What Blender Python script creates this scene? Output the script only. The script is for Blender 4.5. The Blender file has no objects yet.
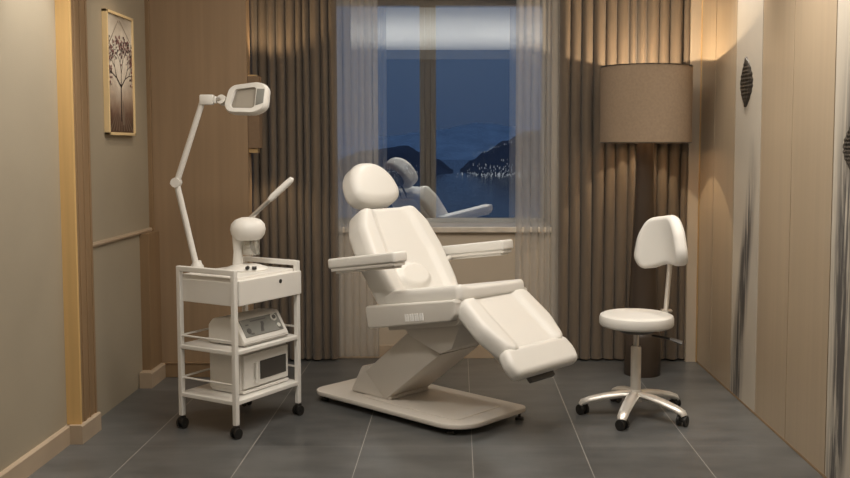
import bpy, bmesh, math, random
from mathutils import Matrix, Vector
random.seed(7)
PI = math.pi
scn = bpy.context.scene
COL = scn.collection
R = math.radians

# ------------------------------------------------------------------ materials
def new_mat(name):
    m = bpy.data.materials.new(name); m.use_nodes = True
    nt = m.node_tree
    return m, nt, nt.nodes['Principled BSDF'], nt.nodes['Material Output']

def nd(nt, t, **kw):
    n = nt.nodes.new(t)
    for k, v in kw.items():
        if k in n.inputs: n.inputs[k].default_value = v
        else: setattr(n, k, v)
    return n

def c4(c): return (c[0], c[1], c[2], 1.0)

def surf(name, col, rough=.5, metal=0.0, var=.06, scale=6.0, stretch=(1, 1, 1), bump=0.0, bscale=None, spec=None, coat=0.0, sheen=0.0):
    """principled material whose colour drifts a little with object-space noise"""
    m, nt, p, out = new_mat(name)
    tc = nd(nt, 'ShaderNodeTexCoord'); mp = nd(nt, 'ShaderNodeMapping')
    mp.inputs['Scale'].default_value = stretch
    nt.links.new(tc.outputs['Object'], mp.inputs['Vector'])
    nz = nd(nt, 'ShaderNodeTexNoise', Scale=scale, Detail=4.0)
    nt.links.new(mp.outputs['Vector'], nz.inputs['Vector'])
    rp = nd(nt, 'ShaderNodeValToRGB')
    rp.color_ramp.elements[0].position = .25; rp.color_ramp.elements[1].position = .75
    rp.color_ramp.elements[0].color = c4([max(0, x * (1 - var)) for x in col])
    rp.color_ramp.elements[1].color = c4([min(1, x * (1 + var)) for x in col])
    nt.links.new(nz.outputs['Fac'], rp.inputs['Fac'])
    nt.links.new(rp.outputs['Color'], p.inputs['Base Color'])
    p.inputs['Roughness'].default_value = rough
    p.inputs['Metallic'].default_value = metal
    if spec is not None: p.inputs['Specular IOR Level'].default_value = spec
    if coat: p.inputs['Coat Weight'].default_value = coat
    if sheen: p.inputs['Sheen Weight'].default_value = sheen
    if bump:
        n2 = nd(nt, 'ShaderNodeTexNoise', Scale=bscale or scale * 8, Detail=3.0)
        nt.links.new(mp.outputs['Vector'], n2.inputs['Vector'])
        b = nd(nt, 'ShaderNodeBump', Strength=bump, Distance=.004)
        nt.links.new(n2.outputs['Fac'], b.inputs['Height'])
        nt.links.new(b.outputs['Normal'], p.inputs['Normal'])
    return m

def emit(name, col, strength):
    m, nt, p, out = new_mat(name)
    p.inputs['Base Color'].default_value = c4(col)
    p.inputs['Emission Color'].default_value = c4(col)
    p.inputs['Emission Strength'].default_value = strength
    return m

M = {}
M['wall_grey'] = surf('wall_grey', (.36, .31, .232), .75, var=.03, scale=3, bump=.15, bscale=160)
M['wall_beige'] = surf('wall_beige', (.50, .42, .325), .7, var=.03, scale=3)
M['wall_dark'] = surf('wall_dark', (.012, .014, .02), .9)
M['ceiling'] = surf('ceiling', (.78, .76, .73), .85, var=.02)
M['oak'] = surf('oak', (.42, .285, .165), .42, var=.10, scale=2.2, stretch=(14, 14, .5), bump=.05)
M['oak_dark'] = surf('oak_dark', (.34, .232, .14), .5, var=.09, scale=2.0, stretch=(14, 14, .45), bump=.05)
M['oak_lit'] = surf('oak_lit', (.66, .43, .18), .4, var=.08, scale=2.0, stretch=(14, 14, .45))  # column front as lit: the orange light is put into the colour
M['oak_brown'] = surf('oak_brown', (.27, .175, .095), .5, var=.08, scale=2.0, stretch=(14, 14, .45))
M['oak_pale'] = surf('oak_pale', (.44, .345, .24), .28, var=.06, scale=2.0, stretch=(8, 12, .35))
M['joint'] = surf('panel_joint', (.05, .032, .02), .8)
M['sconce'] = surf('sconce_cloth', (.22, .145, .088), .85, scale=40)
M['brass'] = surf('brass', (.75, .55, .30), .35, metal=.8, var=.05)
M['base_beige'] = surf('base_beige', (.46, .36, .26), .4, var=.04)
M['white_paint'] = surf('white_paint', (.79, .765, .72), .38, var=.015)
M['leather'] = surf('leather', (.76, .74, .70), .42, var=.015, scale=3, bump=.05, bscale=220)
M['plastic'] = surf('plastic', (.74, .71, .66), .35, var=.015)
M['plastic_dim'] = surf('plastic_dim', (.66, .615, .555), .42, var=.02)
M['gray_panel'] = surf('gray_panel', (.25, .25, .23), .25, var=.05)
M['dark_glass'] = surf('dark_glass', (.06, .055, .05), .15, var=.05)
M['black'] = surf('black_plastic', (.015, .014, .013), .4, var=.05)
M['dark_gray'] = surf('dark_gray', (.10, .095, .09), .45)
M['chrome'] = surf('chrome', (.84, .81, .77), .16, metal=1.0, var=.02)
M['alu'] = surf('brushed_alu', (.72, .69, .65), .3, metal=.85, var=.03)
M['polished'] = surf('polished_alu', (.86, .82, .76), .30, metal=.55, var=.02)
M['lens'] = surf('lens', (.30, .27, .23), .08, var=.05, spec=.8)
M['curtain'] = surf('curtain', (.165, .126, .09), .9, var=.10, scale=8, stretch=(6, 6, .6), bump=.25, bscale=220, sheen=.2)
M['bronze'] = surf('bronze_body', (.055, .038, .026), .35, var=.15, scale=3)
M['relief'] = surf('bronze_relief', (.055, .046, .036), .5, metal=.3, var=.3, scale=30)
M['stone'] = surf('sill_stone', (.60, .54, .46), .3, var=.16, scale=9)
M['frame_wood'] = surf('window_frame', (.85, .68, .50), .5, var=.05, stretch=(8, 8, .6))
M['pale_frame'] = surf('picture_frame', (.80, .61, .34), .4, var=.04)
M['ink'] = surf('ink', (.035, .022, .020), .6)
M['ink_soft'] = surf('ink_soft', (.22, .17, .13), .6)
M['blossom'] = surf('blossom', (.22, .10, .10), .6)
M['white_mark'] = surf('white_mark', (1.0, .99, .96), .5)
M['dial'] = surf('dial', (.62, .61, .56), .35)

# translucent curtain sheer
def mk_sheer():
    m, nt, p, out = new_mat('sheer')
    tr = nd(nt, 'ShaderNodeBsdfTransparent'); tr.inputs['Color'].default_value = (1, 1, 1, 1)
    df = nd(nt, 'ShaderNodeBsdfDiffuse'); df.inputs['Color'].default_value = (.74, .71, .66, 1)
    tl = nd(nt, 'ShaderNodeBsdfTranslucent'); tl.inputs['Color'].default_value = (.72, .72, .72, 1)
    a = nd(nt, 'ShaderNodeMixShader', Fac=.3)
    nt.links.new(df.outputs[0], a.inputs[1]); nt.links.new(tl.outputs[0], a.inputs[2])
    tc = nd(nt, 'ShaderNodeTexCoord'); nz = nd(nt, 'ShaderNodeTexNoise', Scale=3.0, Detail=2.0)
    mp = nd(nt, 'ShaderNodeMapping'); mp.inputs['Scale'].default_value = (7, 7, .15)
    nt.links.new(tc.outputs['Object'], mp.inputs['Vector']); nt.links.new(mp.outputs[0], nz.inputs['Vector'])
    mr = nd(nt, 'ShaderNodeMapRange'); mr.inputs['To Min'].default_value = .34; mr.inputs['To Max'].default_value = .50
    nt.links.new(nz.outputs['Fac'], mr.inputs['Value'])
    mx = nd(nt, 'ShaderNodeMixShader')
    nt.links.new(mr.outputs[0], mx.inputs[0]); nt.links.new(tr.outputs[0], mx.inputs[1]); nt.links.new(a.outputs[0], mx.inputs[2])
    nt.links.new(mx.outputs[0], out.inputs[0])
    return m
M['sheer'] = mk_sheer()

# window pane: half-silvered coated glass
def mk_pane():
    m, nt, p, out = new_mat('coated_glass')
    tr = nd(nt, 'ShaderNodeBsdfTransparent'); tr.inputs['Color'].default_value = (.93, .96, 1, 1)
    gl = nd(nt, 'ShaderNodeBsdfGlossy', Roughness=.0); gl.inputs['Color'].default_value = (.93, .98, 1, 1)
    mx = nd(nt, 'ShaderNodeMixShader', Fac=.40)
    nt.links.new(tr.outputs[0], mx.inputs[1]); nt.links.new(gl.outputs[0], mx.inputs[2])
    nt.links.new(mx.outputs[0], out.inputs[0])
    return m
M['pane'] = mk_pane()

def mk_clear():
    m, nt, p, out = new_mat('clear_glass')
    tr = nd(nt, 'ShaderNodeBsdfTransparent'); tr.inputs['Color'].default_value = (.9, .9, .88, 1)
    gl = nd(nt, 'ShaderNodeBsdfGlossy', Roughness=.05); gl.inputs['Color'].default_value = (1, 1, .97, 1)
    df = nd(nt, 'ShaderNodeBsdfDiffuse'); df.inputs['Color'].default_value = (.7, .68, .62, 1)
    a = nd(nt, 'ShaderNodeMixShader', Fac=.5)
    nt.links.new(gl.outputs[0], a.inputs[1]); nt.links.new(df.outputs[0], a.inputs[2])
    mx = nd(nt, 'ShaderNodeMixShader', Fac=.38)
    nt.links.new(tr.outputs[0], mx.inputs[1]); nt.links.new(a.outputs[0], mx.inputs[2])
    nt.links.new(mx.outputs[0], out.inputs[0])
    return m
M['clear'] = mk_clear()

def math_node(nt, op, a, b=None, c=None, clamp=False):
    n = nt.nodes.new('ShaderNodeMath'); n.operation = op; n.use_clamp = clamp
    for i, v in enumerate((a, b, c)):
        if v is None: continue
        if isinstance(v, (int, float)): n.inputs[i].default_value = v
        else: nt.links.new(v, n.inputs[i])
    return n.outputs[0]

# floor: large grey tiles 0.5495 wide, 1.1 long, pale joints
def mk_floor():
    m, nt, p, out = new_mat('floor_tiles')
    tc = nd(nt, 'ShaderNodeTexCoord'); sp = nd(nt, 'ShaderNodeSeparateXYZ')
    nt.links.new(tc.outputs['Object'], sp.inputs[0])
    fx = math_node(nt, 'DIVIDE', math_node(nt, 'ADD', sp.outputs[0], 1.5785 + 5.495), .5495)
    fy = math_node(nt, 'DIVIDE', math_node(nt, 'ADD', sp.outputs[1], -4.668 + 11.0), 1.1)
    def dist(f, size):
        fr = math_node(nt, 'FRACT', f)
        d = math_node(nt, 'MINIMUM', fr, math_node(nt, 'SUBTRACT', 1.0, fr))
        return math_node(nt, 'MULTIPLY', d, size)
    gx = math_node(nt, 'LESS_THAN', dist(fx, .5495), .0019)
    gy = math_node(nt, 'MULTIPLY', math_node(nt, 'LESS_THAN', dist(fy, 1.1), .0022), .3)
    g = math_node(nt, 'MAXIMUM', gx, gy)
    cb = nd(nt, 'ShaderNodeCombineXYZ')
    nt.links.new(math_node(nt, 'FLOOR', fx), cb.inputs[0]); nt.links.new(math_node(nt, 'FLOOR', fy), cb.inputs[1])
    wn = nd(nt, 'ShaderNodeTexWhiteNoise'); nt.links.new(cb.outputs[0], wn.inputs['Vector'])
    mp = nd(nt, 'ShaderNodeMapping'); mp.inputs['Scale'].default_value = (1.0, 2.6, 1)
    nt.links.new(tc.outputs['Object'], mp.inputs['Vector'])
    nz = nd(nt, 'ShaderNodeTexNoise', Scale=2.6, Detail=7.0, Roughness=.55)
    nt.links.new(mp.outputs[0], nz.inputs['Vector'])
    v = math_node(nt, 'ADD', math_node(nt, 'MULTIPLY', wn.outputs['Value'], .22), nz.outputs['Fac'])
    rp = nd(nt, 'ShaderNodeValToRGB')
    rp.color_ramp.elements[0].position = .32; rp.color_ramp.elements[0].color = (.066, .068, .068, 1)
    rp.color_ramp.elements[1].position = .82; rp.color_ramp.elements[1].color = (.132, .132, .129, 1)
    nt.links.new(v, rp.inputs[0])
    mx = nd(nt, 'ShaderNodeMix', data_type='RGBA')
    nt.links.new(g, mx.inputs[0]); nt.links.new(rp.outputs[0], mx.inputs[6]); mx.inputs[7].default_value = (.36, .345, .32, 1)
    nt.links.new(mx.outputs[2], p.inputs['Base Color'])
    p.inputs['Roughness'].default_value = .32
    p.inputs['Specular IOR Level'].default_value = .5
    return m
M['floor'] = mk_floor()

# pale stone panel with a brushed ink streak rising from the floor (object space: x = along the panel 0..1 m, z = height)
def mk_marble(name, base_u, top_u, w0, w1, z_top, seed):
    m, nt, p, out = new_mat(name)
    tc = nd(nt, 'ShaderNodeTexCoord'); sp = nd(nt, 'ShaderNodeSeparateXYZ')
    nt.links.new(tc.outputs['Object'], sp.inputs[0])
    y, z = sp.outputs[1], sp.outputs[2]
    t = math_node(nt, 'DIVIDE', z, z_top, clamp=True)
    wob = nd(nt, 'ShaderNodeTexNoise', Scale=1.6, Detail=2.0)
    off = nd(nt, 'ShaderNodeMapping'); off.inputs['Location'].default_value = (seed, 0, seed)
    off.inputs['Scale'].default_value = (.1, .1, 1); nt.links.new(tc.outputs['Object'], off.inputs['Vector'])
    nt.links.new(off.outputs[0], wob.inputs['Vector'])
    cen = math_node(nt, 'ADD', math_node(nt, 'MULTIPLY', t, top_u - base_u), base_u)
    cen = math_node(nt, 'ADD', cen, math_node(nt, 'MULTIPLY', math_node(nt, 'SUBTRACT', wob.outputs['Fac'], .5), .12))
    wid = math_node(nt, 'ADD', math_node(nt, 'MULTIPLY', t, w1 - w0), w0)
    d = math_node(nt, 'DIVIDE', math_node(nt, 'ABSOLUTE', math_node(nt, 'SUBTRACT', y, cen)), wid)
    band = math_node(nt, 'SUBTRACT', 1.15, d, clamp=True)
    fade = math_node(nt, 'MULTIPLY', math_node(nt, 'SUBTRACT', 1.0, t), 2.2, clamp=True)
    mp = nd(nt, 'ShaderNodeMapping'); mp.inputs['Scale'].default_value = (1, 46, 2.2); mp.inputs['Location'].default_value = (seed, seed, 0)
    nt.links.new(tc.outputs['Object'], mp.inputs['Vector'])
    nz = nd(nt, 'ShaderNodeTexNoise', Scale=1.0, Detail=6.0, Roughness=.65); nt.links.new(mp.outputs[0], nz.inputs['Vector'])
    st = math_node(nt, 'MULTIPLY', math_node(nt, 'SUBTRACT', nz.outputs['Fac'], .37), 6.0, clamp=True)
    mask = math_node(nt, 'MULTIPLY', math_node(nt, 'MULTIPLY', band, fade), st, clamp=True)
    mask = math_node(nt, 'MULTIPLY', mask, 1.5, clamp=True)
    cl = nd(nt, 'ShaderNodeTexNoise', Scale=3.0, Detail=4.0); nt.links.new(tc.outputs['Object'], cl.inputs['Vector'])
    rp = nd(nt, 'ShaderNodeValToRGB')
    rp.color_ramp.elements[0].color = (.50, .445, .37, 1); rp.color_ramp.elements[1].color = (.60, .545, .46, 1)
    nt.links.new(cl.outputs['Fac'], rp.inputs[0])
    mx = nd(nt, 'ShaderNodeMix', data_type='RGBA'); nt.links.new(mask, mx.inputs[0])
    nt.links.new(rp.outputs[0], mx.inputs[6]); mx.inputs[7].default_value = (.085, .08, .078, 1)
    nt.links.new(mx.outputs[2], p.inputs['Base Color'])
    p.inputs['Roughness'].default_value = .35
    return m

# lamp shade: woven cloth that lets a little light through
def mk_shade():
    m, nt, p, out = new_mat('shade_cloth')
    tc = nd(nt, 'ShaderNodeTexCoord')
    nz = nd(nt, 'ShaderNodeTexNoise', Scale=60.0, Detail=3.0); nt.links.new(tc.outputs['Object'], nz.inputs['Vector'])
    rp = nd(nt, 'ShaderNodeValToRGB')
    rp.color_ramp.elements[0].position = .3; rp.color_ramp.elements[1].position = .7
    rp.color_ramp.elements[0].color = (.27, .195, .13, 1); rp.color_ramp.elements[1].color = (.31, .225, .152, 1)
    nt.links.new(nz.outputs['Fac'], rp.inputs[0])
    nt.links.new(rp.outputs[0], p.inputs['Base Color']); p.inputs['Roughness'].default_value = .85
    tl = nd(nt, 'ShaderNodeBsdfTranslucent'); tl.inputs['Color'].default_value = (.5, .3, .15, 1)
    mx = nd(nt, 'ShaderNodeMixShader', Fac=.0)
    nt.links.new(p.outputs[0], mx.inputs[1]); nt.links.new(tl.outputs[0], mx.inputs[2])
    nt.links.new(mx.outputs[0], out.inputs[0])
    return m
M['shade'] = mk_shade()

# picture canvas: pale glow in the middle, brown towards the ground (object space of the canvas: y along, z up)
def mk_canvas():
    m, nt, p, out = new_mat('printed_canvas')
    tc = nd(nt, 'ShaderNodeTexCoord'); sp = nd(nt, 'ShaderNodeSeparateXYZ'); nt.links.new(tc.outputs['Object'], sp.inputs[0])
    rp = nd(nt, 'ShaderNodeValToRGB'); e = rp.color_ramp.elements
    e[0].position = 0; e[0].color = (.07, .035, .022, 1)
    e[1].position = 1; e[1].color = (.34, .29, .24, 1)
    for pos, c in ((.10, (.15, .085, .06, 1)), (.22, (.40, .31, .24, 1)), (.40, (.74, .66, .56, 1)), (.66, (.86, .80, .71, 1)), (.86, (.60, .54, .46, 1))):
        q = e.new(pos); q.color = c
    zz = math_node(nt, 'DIVIDE', sp.outputs[2], .66)
    nz = nd(nt, 'ShaderNodeTexNoise', Scale=9.0, Detail=4.0); nt.links.new(tc.outputs['Object'], nz.inputs['Vector'])
    side = math_node(nt, 'MULTIPLY', math_node(nt, 'ABSOLUTE', sp.outputs[1]), -.55)
    zz = math_node(nt, 'ADD', zz, math_node(nt, 'ADD', side, math_node(nt, 'MULTIPLY', math_node(nt, 'SUBTRACT', nz.outputs['Fac'], .5), .22)))
    nt.links.new(zz, rp.inputs[0]); nt.links.new(rp.outputs[0], p.inputs['Base Color'])
    p.inputs['Roughness'].default_value = .5
    return m
M['canvas'] = mk_canvas()

# ------------------------------------------------------------------ mesh helpers
class MB:
    def __init__(self): self.bm = bmesh.new()
    def add(self, other, mat=None):
        me = bpy.data.meshes.new('tmp'); other.to_mesh(me); other.free()
        if mat is not None: me.transform(mat)
        self.bm.from_mesh(me); bpy.data.meshes.remove(me); return self
    def box(self, lo, hi, bevel=0.0, seg=2, mat=None):
        b = bmesh.new(); bmesh.ops.create_cube(b, size=1)
        for v in b.verts:
            v.co = Vector([lo[i] + (v.co[i] + .5) * (hi[i] - lo[i]) for i in range(3)])
        if bevel: bmesh.ops.bevel(b, geom=b.edges[:], offset=bevel, segments=seg, profile=.5, affect='EDGES')
        return self.add(b, mat)
    def cyl(self, p0, p1, r0, r1=None, seg=24, mat=None):
        r1 = r0 if r1 is None else r1
        return self.tube([p0, p1], [r0, r1], seg, mat)
    def tube(self, pts, rad, seg=16, mat=None, sq=None):
        pts = [Vector(p) for p in pts]
        if not isinstance(rad, (list, tuple)): rad = [rad] * len(pts)
        b = bmesh.new(); rings = []
        up = None
        for i, p in enumerate(pts):
            d = (pts[min(i + 1, len(pts) - 1)] - pts[max(i - 1, 0)]).normalized()
            if up is None:
                up = Vector((0, 0, 1)) if abs(d.z) < .9 else Vector((1, 0, 0))
            x = up.cross(d).normalized(); y = d.cross(x).normalized(); up = y
            ring = []
            for k in range(seg):
                a = 2 * PI * k / seg
                ca, sa = math.cos(a), math.sin(a)
                fx, fy = (1, 1) if sq is None else sq
                ring.append(b.verts.new(p + x * ca * rad[i] * fx + y * sa * rad[i] * fy))
            rings.append(ring)
        for i in range(len(rings) - 1):
            for k in range(seg):
                b.faces.new((rings[i][k], rings[i][(k + 1) % seg], rings[i + 1][(k + 1) % seg], rings[i + 1][k]))
        b.faces.new(rings[0][::-1]); b.faces.new(rings[-1])
        return self.add(b, mat)
    def lathe(self, prof, seg=48, mat=None, caps=True):
        b = bmesh.new(); rings = []
        for r, z in prof:
            if r < 1e-6: rings.append([b.verts.new((0, 0, z))])
            else: rings.append([b.verts.new((r * math.cos(2 * PI * k / seg), r * math.sin(2 * PI * k / seg), z)) for k in range(seg)])
        for i in range(len(rings) - 1):
            A, B = rings[i], rings[i + 1]
            for k in range(seg):
                k2 = (k + 1) % seg
                if len(A) == 1 and len(B) == 1: continue
                if len(A) == 1: b.faces.new((A[0], B[k2], B[k]))
                elif len(B) == 1: b.faces.new((A[k], A[k2], B[0]))
                else: b.faces.new((A[k], A[k2], B[k2], B[k]))
        bmesh.ops.recalc_face_normals(b, faces=b.faces[:])
        return self.add(b, mat)
    def prism(self, poly, lo, hi, axes='xz', bevel=0.0, seg=2, mat=None):
        """polygon in two axes extruded along the third from lo to hi"""
        b = bmesh.new()
        def P(u, w, t):
            return {'xz': (u, t, w), 'xy': (u, w, t), 'yz': (t, u, w)}[axes]
        A = [b.verts.new(P(u, w, lo)) for u, w in poly]; B = [b.verts.new(P(u, w, hi)) for u, w in poly]
        n = len(poly)
        for k in range(n): b.faces.new((A[k], A[(k + 1) % n], B[(k + 1) % n], B[k]))
        b.faces.new(A[::-1]); b.faces.new(B)
        bmesh.ops.recalc_face_normals(b, faces=b.faces[:])
        if bevel: bmesh.ops.bevel(b, geom=b.edges[:], offset=bevel, segments=seg, profile=.5, affect='EDGES')
        return self.add(b, mat)
    def pad(self, outline, thick, r, top=None, bend=None, rings=9, rs=5, mat=None, bot_r=None):
        """cushion: outline in XY, thickness along Z centred on 0, rounded rims; top(x, y) lifts the +Z face"""
        b = bmesh.new(); n = len(outline)
        O = [Vector((x, y)) for x, y in outline]
        cen = sum(O, Vector((0, 0))) / n
        nor = []
        for i in range(n):
            d = (O[(i + 1) % n] - O[i - 1]).normalized(); nor.append(Vector((d.y, -d.x)))
        h = thick / 2; br = r if bot_r is None else bot_r
        layers = []
        for k in range(rings, 0, -1):
            s = k / rings
            layers.append(('b', s))
        def inset(d): return [O[i] - nor[i] * d for i in range(n)]
        L = []
        Ib = inset(br)
        for k in range(1, rings + 1):
            s = k / rings; L.append([(cen + (q - cen) * s, -h) for q in Ib])
        for k in range(1, rs + 1):
            a = PI / 2 * k / rs; q = inset(br * (1 - math.sin(a)))
            L.append([(w, -h + br * (1 - math.cos(a))) for w in q])
        It = inset(r)
        for k in range(0, rs + 1):
            a = PI / 2 * k / rs; q = inset(r * (1 - math.cos(a)))
            L.append([(w, h - r * (1 - math.sin(a))) for w in q])
        for k in range(rings - 1, 0, -1):
            s = k / rings; L.append([(cen + (q - cen) * s, h) for q in It])
        def vert(w, z):
            zz = z
            if top and z > h - r: zz += top(w.x, w.y) * (z - (h - r)) / max(r, 1e-6)
            p = Vector((w.x, w.y, zz))
            if bend: p = Vector(bend(p))
            return b.verts.new(p)
        R_ = [[vert(w, z) for w, z in l] for l in L]
        c0 = vert(cen, -h); c1 = vert(cen, h)
        for k in range(n): b.faces.new((c0, R_[0][(k + 1) % n], R_[0][k]))
        for i in range(len(R_) - 1):
            for k in range(n): b.faces.new((R_[i][k], R_[i][(k + 1) % n], R_[i + 1][(k + 1) % n], R_[i + 1][k]))
        for k in range(n): b.faces.new((c1, R_[-1][k], R_[-1][(k + 1) % n]))
        bmesh.ops.recalc_face_normals(b, faces=b.faces[:])
        return self.add(b, mat)
    def build(self, name, mats, parent=None, smooth=40, mat=None):
        me = bpy.data.meshes.new(name)
        if mat is not None: self.bm.transform(mat)
        self.bm.to_mesh(me); self.bm.free()
        for m in (mats if isinstance(mats, list) else [mats]): me.materials.append(m)
        if smooth:
            for p in me.polygons: p.use_smooth = True
            me.set_sharp_from_angle(angle=R(smooth))
        o = bpy.data.objects.new(name, me); COL.objects.link(o)
        if parent is not None: o.parent = parent
        return o

def round_poly(pts, rad, seg=6):
    """polygon with rounded corners; rad one number or one per corner (CCW)"""
    n = len(pts); out = []
    for i in range(n):
        p = Vector(pts[i]); a = Vector(pts[i - 1]); c = Vector(pts[(i + 1) % n])
        r = rad[i] if isinstance(rad, (list, tuple)) else rad
        if r <= 0: out.append(tuple(p)); continue
        d1 = (a - p); d2 = (c - p)
        ang = d1.angle(d2); t = min(r / math.tan(ang / 2), d1.length * .49, d2.length * .49)
        r = t * math.tan(ang / 2)
        p1 = p + d1.normalized() * t; p2 = p + d2.normalized() * t
        bis = (d1.normalized() + d2.normalized()).normalized()
        cc = p + bis * math.hypot(r, t)
        a1 = math.atan2(p1.y - cc.y, p1.x - cc.x); a2 = math.atan2(p2.y - cc.y, p2.x - cc.x)
        da = (a2 - a1 + PI) % (2 * PI) - PI
        for k in range(seg + 1):
            q = a1 + da * k / seg; out.append((cc.x + r * math.cos(q), cc.y + r * math.sin(q)))
    return out

def densify(pts, step=.02):
    out = []
    for i in range(len(pts)):
        a = Vector(pts[i]); b = Vector(pts[(i + 1) % len(pts)])
        L = (b - a).length
        if L < 1e-5: continue
        k = max(1, int(L / step))
        for j in range(k): out.append(tuple(a + (b - a) * j / k))
    return out

def thing(name, label, cat, loc=(0, 0, 0), rotz=0, group=None):
    o = bpy.data.objects.new(name, None); COL.objects.link(o)
    o.location = loc; o.rotation_euler = (0, 0, rotz); o.empty_display_size = .1
    o['label'] = label; o['category'] = cat
    if group: o['group'] = group
    return o
def tag(o, label, cat, group=None):
    o['label'] = label; o['category'] = cat
    if group: o['group'] = group
    return o
def struct(o):
    o['kind'] = 'structure'; return o
def frame_mat(origin, x, y):
    x = Vector(x).normalized(); y = Vector(y).normalized(); z = x.cross(y).normalized(); y = z.cross(x)
    return Matrix(((x.x, y.x, z.x, origin[0]), (x.y, y.y, z.y, origin[1]), (x.z, y.z, z.z, origin[2]), (0, 0, 0, 1)))
def sstep(a, b, x):
    t = max(0, min(1, (x - a) / (b - a))); return t * t * (3 - 2 * t)

# ------------------------------------------------------------------ setting
H = 3.2
YF = -3.0                         # wall behind the camera
struct(MB().box((-2.3, YF - .1, -.1), (1.9, 6.8, 0)).build('floor', M['floor'], smooth=0))
struct(MB().box((-2.3, YF - .1, H), (1.9, 7.0, H + .1)).build('ceiling', M['ceiling'], smooth=0))
struct(MB().box((-2.3, YF - .1, 0), (1.9, YF, H)).build('wall_front', M['wall_dark'], smooth=0))
struct(MB().box((-2.0, YF, H - .16), (1.66, YF + .06, H)).build('trim_1', M['dark_gray'], smooth=0))
# left wall: front length, recess
struct(MB().box((-2.15, YF, 0), (-1.975, 4.72, H)).box((-2.15, 4.93, 0), (-1.98, 6.1, H)).build('wall_left', M['wall_grey'], smooth=0))
struct(MB().box((-2.15, 4.712, 0), (-1.903, 4.73, H), .002).build('trim_2', M['oak_lit'], smooth=0))
tr3 = MB().box((-2.15, 4.731, 0), (-1.910, 4.93, H), .002)
tr3.box((-2.15, 4.765, 0), (-1.904, 4.79, H), .003).box((-2.15, 4.84, 0), (-1.904, 4.85, H), .003).box((-2.15, 4.915, 0), (-1.904, 4.935, H), .003)
struct(tr3.build('trim_3', M['oak_brown'], smooth=0))
tr4 = MB().box((-2.15, 6.075, 0), (-1.955, 6.1, H), .003).box((-2.15, 5.88, 0), (-1.925, 6.1, .955), .003)
struct(tr4.build('trim_4', M['oak_brown'], smooth=0))
struct(MB().prism([(-1.98, .955), (-1.966, .955), (-1.962, .966), (-1.966, .978), (-1.98, .978)], 4.93, 6.075, 'xz').build('trim_5', M['base_beige'], smooth=0))
bb = MB()
bb.prism([(-1.98, 0), (-1.953, 0), (-1.953, .090), (-1.960, .097), (-1.98, .097)], YF, 4.715, 'xz')
bb.prism([(-1.97, 0), (-1.890, 0), (-1.890, .090), (-1.897, .097), (-1.97, .097)], 4.692, 4.945, 'xz')
bb.prism([(-1.975, 0), (-1.898, 0), (-1.898, .090), (-1.905, .097), (-1.975, .097)], 5.80, 6.08, 'xz')
struct(bb.build('baseboard_left', M['base_beige'], smooth=0))
# back: wooden partition, window wall
pt = MB().box((-2.15, 6.1, 0), (-1.346, 6.20, H))
struct(pt.build('wall_back', M['oak_dark'], smooth=0))
bk = MB().box((-1.91, 6.082, 0), (-1.348, 6.1, .09), .003).box((-1.91, 6.076, .09), (-1.348, 6.1, .098), .002)
struct(bk.build('baseboard_back', M['oak_brown'], smooth=0))
WX0, WX1, WZ0, WZ1 = -.935, .655, .90, 2.565
wb = MB()
wb.box((-2.15, 6.65, 0), (WX0, 7.15, H)).box((WX1, 6.65, 0), (1.9, 7.15, H)).box((WX0, 6.65, 0), (WX1, 7.15, WZ0)).box((WX0, 6.65, WZ1), (WX1, 7.15, H))
wb.box((1.585, 6.53, 0), (1.66, 6.65, H))
struct(wb.build('wall_window', M['wall_beige'], smooth=0))
struct(MB().box((WX0, 6.633, 0), (WX1, 6.65, .095), .003).build('baseboard_window', M['base_beige'], smooth=0))
struct(MB().box((WX0, 6.615, WZ0 - .005), (WX1, 7.06, WZ0 + .035), .006).build('trim_6', M['stone'], smooth=0))
win = struct(bpy.data.objects.new('window_1', None)); COL.objects.link(win)
fr = MB()
z0, z1 = WZ0 + .035, WZ1
y0, y1 = 7.055, 7.11
fr.box((WX0, y0, z0), (WX0 + .035, y1, z1), .004).box((WX1 - .035, y0, z0), (WX1, y1, z1), .004)
fr.box((WX0, y0, z1 - .035), (WX1, y1, z1), .004).box((WX0, y0, z0), (WX1, y1, z0 + .03), .004)
struct(fr.build('window_frame', M['frame_wood'], win, smooth=0))
mu = MB().box((-.283, y0 - .002, z0), (-.245, y1, z1), .004).box((-.243, y0 + .012, z0), (-.203, y1, z1), .003).box((-.201, y0 - .002, z0), (-.163, y1, z1), .004)
struct(mu.build('mullion', M['frame_wood'], win, smooth=0))
struct(MB().box((WX0, 7.03, z0), (WX1, 7.036, z1)).build('pane', M['pane'], win, smooth=0))
# right wall: backing, pale oak panels with dark joints, two stone panels
struct(MB().box((1.672, YF, 0), (1.9, 6.65, H)).build('wall_right', M['joint'], smooth=0))
wr = bpy.data.objects['wall_right']
seams = [6.65, 6.17, 5.715, 5.225, 4.735, 4.21, 3.70, 3.2, 2.7, 2.2]
marb = {2: mk_marble('ink_stone_far', .13, -.14, .13, .08, 1.6, 3.1), 5: mk_marble('ink_stone_near', .15, .06, .10, .13, 2.1, 8.7)}
for i in range(len(seams) - 1):
    a, b = seams[i + 1], seams[i]
    nm = 'stone_panel' if i in marb else 'oak_panel'
    cy = (a + b) / 2
    o = MB().box((1.66, a + .005 - cy, .012), (1.675, b - .005 - cy, H)).build(nm, marb.get(i, M['oak_pale']), wr, smooth=0)
    # mirror so +y in panel space runs toward the viewer
    o.location = (0, cy, 0)
    struct(o)
# near end of the right wall
struct(MB().box((1.66, YF, .018), (1.675, 2.198, H)).build('oak_panel', M['oak_pale'], wr, smooth=0))
struct(MB().box((1.658, 2.2, 0), (1.672, 6.53, .011), .001).build('trim_7', M['oak_brown'], smooth=0))
struct(MB().box((1.652, 6.516, 0), (1.664, 6.53, H), .002).build('trim_8', M['brass'], smooth=0))

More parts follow.
